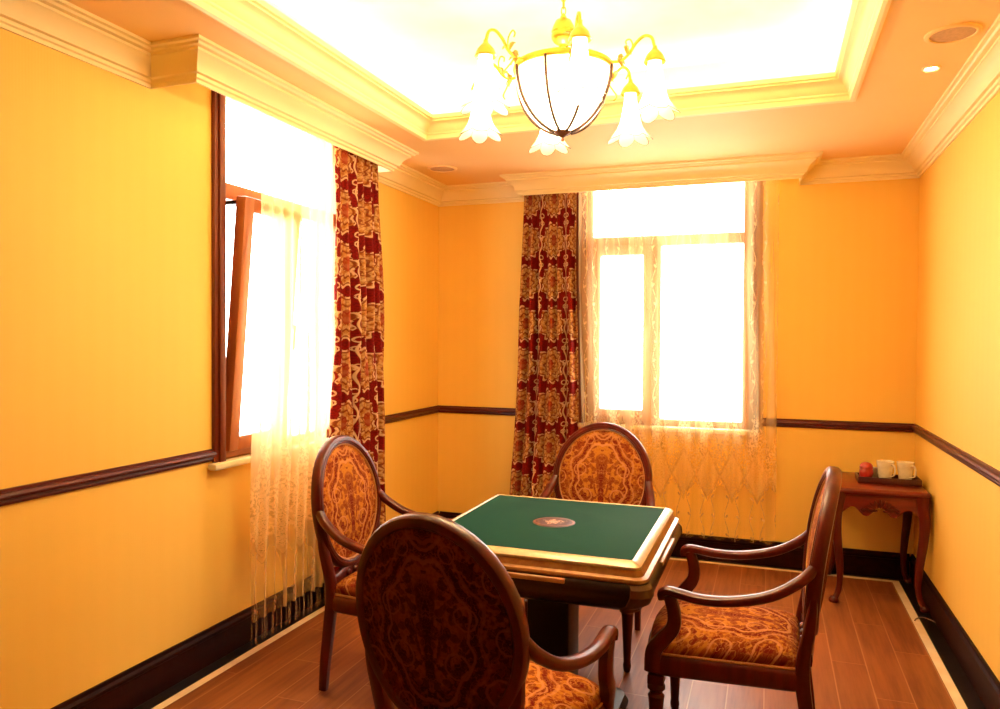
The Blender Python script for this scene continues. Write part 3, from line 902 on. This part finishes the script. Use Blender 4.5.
for k in range(-3, 4):       # carved shell with leaves on the front
    a = k*.42
    L_ = .050-.004*abs(k)
    p0 = Vector((.012*k, -.278, .560)); d = Vector((math.sin(a), 0, math.cos(a)))
    sweep(bm, [p0, p0+d*L_*.5+Vector((0, -.006, 0)), p0+d*L_], lambda t: (.007+.012*math.sin(PI*min(1, t*.9+.1)), .010), side=d.cross(Vector((0, 1, 0))), seg=8)
for s in (-1, 1):
    pts = smooth_path([(s*.03, -.277, .556), (s*.06, -.280, .566), (s*.088, -.279, .556), (s*.098, -.278, .542), (s*.085, -.278, .536), (s*.078, -.278, .546)], 5)
    sweep(bm, pts, lambda t: (.010, .014*(1-t*.5)), side=(0, 1, 0), seg=8)
    pts = smooth_path([(s*.015, -.278, .545), (s*.045, -.281, .540), (s*.07, -.278, .548)], 5)
    sweep(bm, pts, lambda t: (.010, .012*(1-t*.5)), side=(0, 1, 0), seg=8)
build('carving', bm, MAT['mahogany'], ap)
for sx in (-1, 1):
    for sy_ in (-1, 1):
        bm = bmesh.new()
        d = Vector((sx*.8, sy_*.6))
        pts = []
        for off, z in ((0, .64), (.004, .58), (.016, .50), (.012, .40), (-.006, .26), (-.014, .15), (-.006, .07), (.016, .025), (.026, .012)):
            pts.append((sx*.212+d.x*off, sy_*.258+d.y*off, z))
        sweep(bm, smooth_path(pts, 4), lambda t: ((.074-.042*min(1, t*1.45)+(.02 if t > .93 else 0),)*2), side=(1, 0, 0), seg=12, power=2.8)
        lathe(bm, [(0, 0), (.024, 0), (.028, .010), (.024, .022), (.012, .032)], 14, (sx*.212+d.x*.028, sy_*.258+d.y*.028, 0))
        build('leg', bm, MAT['mahogany'], S)
# tray
ZS = STZ
o = empty('serving_tray', (0.672, 4.955, ZS)); tagp(o, 'dark wooden tray holding the cups on the side table', 'tray')
bm = bmesh.new(); box(bm, -.16, .16, -.075, .075, .001, .010, .003); build('tray_base', bm, MAT['tray_wood'], o)
bm = bmesh.new()
for x0, x1, y0, y1 in ((-.168, .168, -.083, -.073), (-.168, .168, .073, .083), (-.168, -.158, -.075, .075), (.158, .168, -.075, .075)):
    box(bm, x0, x1, y0, y1, .001, .038, .003)
build('tray_rim', bm, MAT['tray_wood'], o)
def cup(x, y, rot, lab):
    o = empty('cup', (x, y, ZS+.0102), rot); tagp(o, lab, 'cup', 'cups on the tray'); o.scale = (1.13, 1.13, 1.16)
    bm = bmesh.new(); lathe(bm, [(0, .002), (.024, .0), (.028, .003), (.032, .02), (.037, .06), (.042, .098), (.0425, .101), (.040, .101), (.035, .06), (.030, .018), (0, .010)], 28)
    build('cup_body', bm, MAT['cup'], o)
    bm = bmesh.new()
    sweep(bm, smooth_path([(.033, 0, .085), (.058, 0, .088), (.068, 0, .06), (.058, 0, .034), (.030, 0, .028)], 5), (.010, .007), side=(0, 1, 0), seg=8)
    build('handle', bm, MAT['cup'], o)
    return o
cup(.658, 4.955, R(-55), 'white handled cup on the tray, next to the red jar')
cup(.765, 4.955, R(-55), 'white handled cup at the right end of the tray')
o = empty('jar', (.556, 4.955, ZS+.0102)); tagp(o, 'small round red lidded jar at the left end of the tray', 'jar')
bm = bmesh.new(); lathe(bm, [(0, 0), (.022, 0), (.034, .014), (.039, .040), (.037, .060), (.033, .068), (0, .068)], 24); build('jar_body', bm, MAT['redjar'], o)
bm = bmesh.new(); lathe(bm, [(0, .064), (.036, .066), (.0375, .074), (.034, .088), (.024, .099), (.010, .105), (0, .106)], 24); build('lid', bm, MAT['redjar'], o)
o = empty('condiment_pot', (.600, 5.002, ZS+.0102)); tagp(o, 'small greyish pot between the red jar and the cups', 'pot')
bm = bmesh.new(); lathe(bm, [(0, 0), (.020, 0), (.023, .006), (.024, .062), (.025, .068), (.022, .068), (.020, .010), (0, .008)], 20); build('pot_body', bm, MAT['grey'], o)

# cable by the table foot
bm = bmesh.new()
sweep(bm, smooth_path([(.868, 4.50, .004), (.845, 4.55, .004), (.815, 4.585, .004), (.79, 4.58, .004), (.765, 4.55, .004), (.755, 4.52, .004)], 6), (.006, .006), seg=8)
o = build('cable', bm, MAT['cable']); tagp(o, 'thin pale cable curling on the black floor border by the side table', 'cable')

# ------------------------------------------------------------------ ceiling fittings
def disc_fit(name, x, y, r, lab, cat, group=None):
    o = empty(name, (x, y, ZC)); tagp(o, lab, cat, group)
    bm = bmesh.new(); lathe(bm, [(r, .001), (r, -.006), (r-.006, -.010), (r-.016, -.009), (r-.018, -.004), (r-.018, .001)], 40); build('rim', bm, MAT['ceiling'], o)
    bm = bmesh.new(); lathe(bm, [(0, -.0065), (r*.5, -.006), (r-.017, -.0045)], 40)
    build('grille', bm, MAT['grille'], o)
disc_fit('ceiling_speaker', .632, 3.232, .094, 'round tan ceiling speaker near the right wall, beside the downlight', 'ceiling speaker', 'round ceiling speakers')
disc_fit('ceiling_speaker', -2.10, 4.66, .100, 'round ceiling speaker in the far left corner', 'ceiling speaker', 'round ceiling speakers')
o = empty('downlight', (.629, 3.613, ZC)); tagp(o, 'small lit round downlight in the ceiling near the right wall', 'ceiling light')
bm = bmesh.new(); lathe(bm, [(.036, .001), (.036, -.004), (.030, -.007), (.024, -.002), (.024, .001)], 28); build('trim_ring', bm, MAT['crown'], o)
bm = bmesh.new(); lathe(bm, [(0, -.0025), (.024, -.002)], 28); build('lamp', bm, MAT['spot'], o)

# ------------------------------------------------------------------ chandelier
CX, CY = -0.757, 2.80
CH = empty('chandelier', (CX, CY, 0))
tagp(CH, 'gilt chandelier with glass bowl and flower shades over the games table', 'chandelier')
bm = bmesh.new(); lathe(bm, [(0, ZT), (.062, ZT), (.064, ZT-.008), (.050, ZT-.022), (.020, ZT-.034), (.008, ZT-.045), (0, ZT-.045)], 28); build('ceiling_rose', bm, MAT['gold'], CH)
bm = bmesh.new()
z = ZT-.04; k = 0
while z > 2.735:
    pts = []
    for q in range(14):
        a = 2*PI*q/14
        c_ = (.0085*math.cos(a), 0, .017*math.sin(a)) if k % 2 == 0 else (0, .0085*math.cos(a), .017*math.sin(a))
        pts.append((c_[0], c_[1], z-.014+c_[2]))
    sweep(bm, pts, (.005, .005), seg=6, closed=True)
    z -= .026; k += 1
build('chain', bm, MAT['gold'], CH)
bm = bmesh.new()
lathe(bm, [(0, 2.745), (.010, 2.742), (.014, 2.730), (.030, 2.722), (.040, 2.702), (.046, 2.682), (.042, 2.676), (.046, 2.668), (.045, 2.655), (.034, 2.640), (.018, 2.630), (.014, 2.60), (.020, 2.585), (.014, 2.57), (.016, 2.53), (0, 2.525)], 28)
build('stem', bm, MAT['gold'], CH)
BR, BZ0, BZ1 = .185, 2.296, 2.535
def bowl_r(t): return BR*math.sin(min(1, t)*PI/2)**.62
bm = bmesh.new()
prof = [(bowl_r(i/24)*.985, BZ0+(BZ1-BZ0)*(i/24)**1.25) for i in range(1, 25)]
lathe(bm, [(0, BZ0)]+prof, 40)
bowl = build('bowl', bm, MAT['shade'], CH)
bm = bmesh.new()
lathe(bm, [(BR-.012, 2.530), (BR+.004, 2.526), (BR+.008, 2.536), (BR+.004, 2.550), (BR-.008, 2.556), (BR-.016, 2.548), (BR-.012, 2.530)], 40)
for k in range(6):
    a = k*PI/3
    sweep(bm, [(.012*math.cos(a), .012*math.sin(a), 2.56), (.09*math.cos(a), .09*math.sin(a), 2.555), ((BR-.01)*math.cos(a), (BR-.01)*math.sin(a), 2.543)], (.008, .012), seg=8)
build('hub_ring', bm, MAT['gold'], CH)
A0 = math.atan2(-CY, -CX)+R(9)         # the nearest shade points at the viewer
for k in range(8):
    a = A0+k*PI/4+PI/11
    bm = bmesh.new()
    sweep(bm, [(bowl_r(i/24)*math.cos(a)*1.03, bowl_r(i/24)*math.sin(a)*1.03, BZ0-.003+(BZ1-BZ0)*(i/24)**1.25) for i in range(1, 25)], (.011, .012), seg=6)
    build('rib', bm, MAT['rib'], bowl)
bm = bmesh.new(); lathe(bm, [(0, 2.262), (.006, 2.264), (.007, 2.272), (.005, 2.278), (.014, 2.284), (.030, 2.296), (.034, 2.304), (.028, 2.309), (0, 2.309)], 20); build('finial', bm, MAT['bronze'], CH)
def leafy(bm, p, d, L_, wd):
    d = Vector(d).normalized(); s = d.cross(Vector((0, 0, 1)))
    s = s.normalized() if s.length > .1 else Vector((1, 0, 0))
    pts = [Vector(p)+d*L_*t+Vector((0, 0, .3*L_*math.sin(PI*t))) for t in (0, .25, .5, .75, 1)]
    sweep(bm, pts, lambda t: (max(.003, wd*math.sin(PI*min(1, .12+t*.88))), .004), side=s, seg=8)
for k in range(6):
    a = A0+k*PI/3
    ux, uy = math.cos(a), math.sin(a); tx, ty = -uy, ux
    P = lambda r, z, t=0.0: (r*ux+t*tx, r*uy+t*ty, z)
    bm = bmesh.new()
    sweep(bm, smooth_path([P(BR-.005, 2.540), P(.225, 2.535), P(.258, 2.556), P(.285, 2.592), P(.315, 2.612), P(.343, 2.602), P(.355, 2.560)], 6), (.011, .011), seg=8)
    sweep(bm, smooth_path([P(.258, 2.556), P(.268, 2.590, .015), P(.256, 2.618, .024), P(.241, 2.614, .020), P(.244, 2.600, .016)], 5), (.006, .006), seg=6)
    sweep(bm, smooth_path([P(.225, 2.535), P(.245, 2.505, -.012), P(.262, 2.480, -.018), P(.252, 2.462, -.012)], 5), (.006, .006), seg=6)
    arm = build('arm', bm, MAT['gold'], CH)
    bm = bmesh.new()
    for q in range(6):                            # gilt flower and leaves
        b = q*PI/3
        leafy(bm, P(.222, 2.532), (ux*.5+tx*math.cos(b), uy*.5+ty*math.cos(b), math.sin(b)), .030, .020)
    leafy(bm, P(.255, 2.552), (tx, ty, .4), .045, .020); leafy(bm, P(.255, 2.552), (-tx, -ty, .5), .045, .020)
    build('gilt_flower', bm, MAT['flower'], arm)
    # flower shade: fluted bell with six lobed petals
    bm = bmesh.new()
    n = 48; rings = []
    cx, cy2 = .355*ux, .355*uy
    for j in range(17):
        t = j/16
        r0 = .024+.010*t+.040*t**3.2
        row = []
        for q in range(n):
            b = 2*PI*q/n
            lobe = abs(math.cos(3*b))
            rr = r0*(1+.20*t*t*(lobe-.5))+.014*max(0, t-.75)/.25*(lobe)
            zz_ = 2.520-.180*t-.022*(lobe)*max(0, t-.6)/.4
            row.append(bm.verts.new((cx+rr*math.cos(b+a), cy2+rr*math.sin(b+a), zz_)))
        rings.append(row)
    for r0, r1 in zip(rings, rings[1:]):
        for q in range(n):
            j = (q+1) % n; bm.faces.new((r0[q], r1[q], r1[j], r0[j]))
    seam_rows = [[tuple(v.co) for v in rg] for rg in rings]
    shade = build('lamp_shade', bm, MAT['shade'], CH, angle=180)
    bm = bmesh.new()                              # dark seams between the petals and round their edge
    for q in range(6):
        i0 = int(n*(q+.5)/6) % n
        sweep(bm, [Vector(rw[i0])+(Vector(rw[i0])-Vector((cx, cy2, rw[i0][2]))).normalized()*.0012 for rw in seam_rows[2:]], (.0024, .0024), seg=5)
    sweep(bm, [Vector(p) for p in seam_rows[-1]], (.0022, .0022), seg=5, closed=True)
    build('seam', bm, MAT['rib'], shade)
    bm = bmesh.new(); lathe(bm, [(0, 2.572), (.007, 2.570), (.010, 2.558), (.018, 2.550), (.030, 2.536), (.040, 2.512), (.037, 2.508), (.026, 2.526), (0, 2.53)], 20, (cx, cy2, 0))
    build('shade_cap', bm, MAT['gold'], shade)
    l = bpy.data.lights.new('bulb_light', 'POINT'); l.energy = BULB; l.color = (1.0, .77, .42); l.shadow_soft_size = .022
    lo = bpy.data.objects.new('bulb_light', l); COL.objects.link(lo); lo.location = (cx, cy2, 2.425); lo.parent = CH
l = bpy.data.lights.new('bulb_light', 'POINT'); l.energy = BOWL; l.color = (1.0, .77, .42); l.shadow_soft_size = .05
lo = bpy.data.objects.new('bulb_light', l); COL.objects.link(lo); lo.location = (0, 0, 2.43); lo.parent = CH
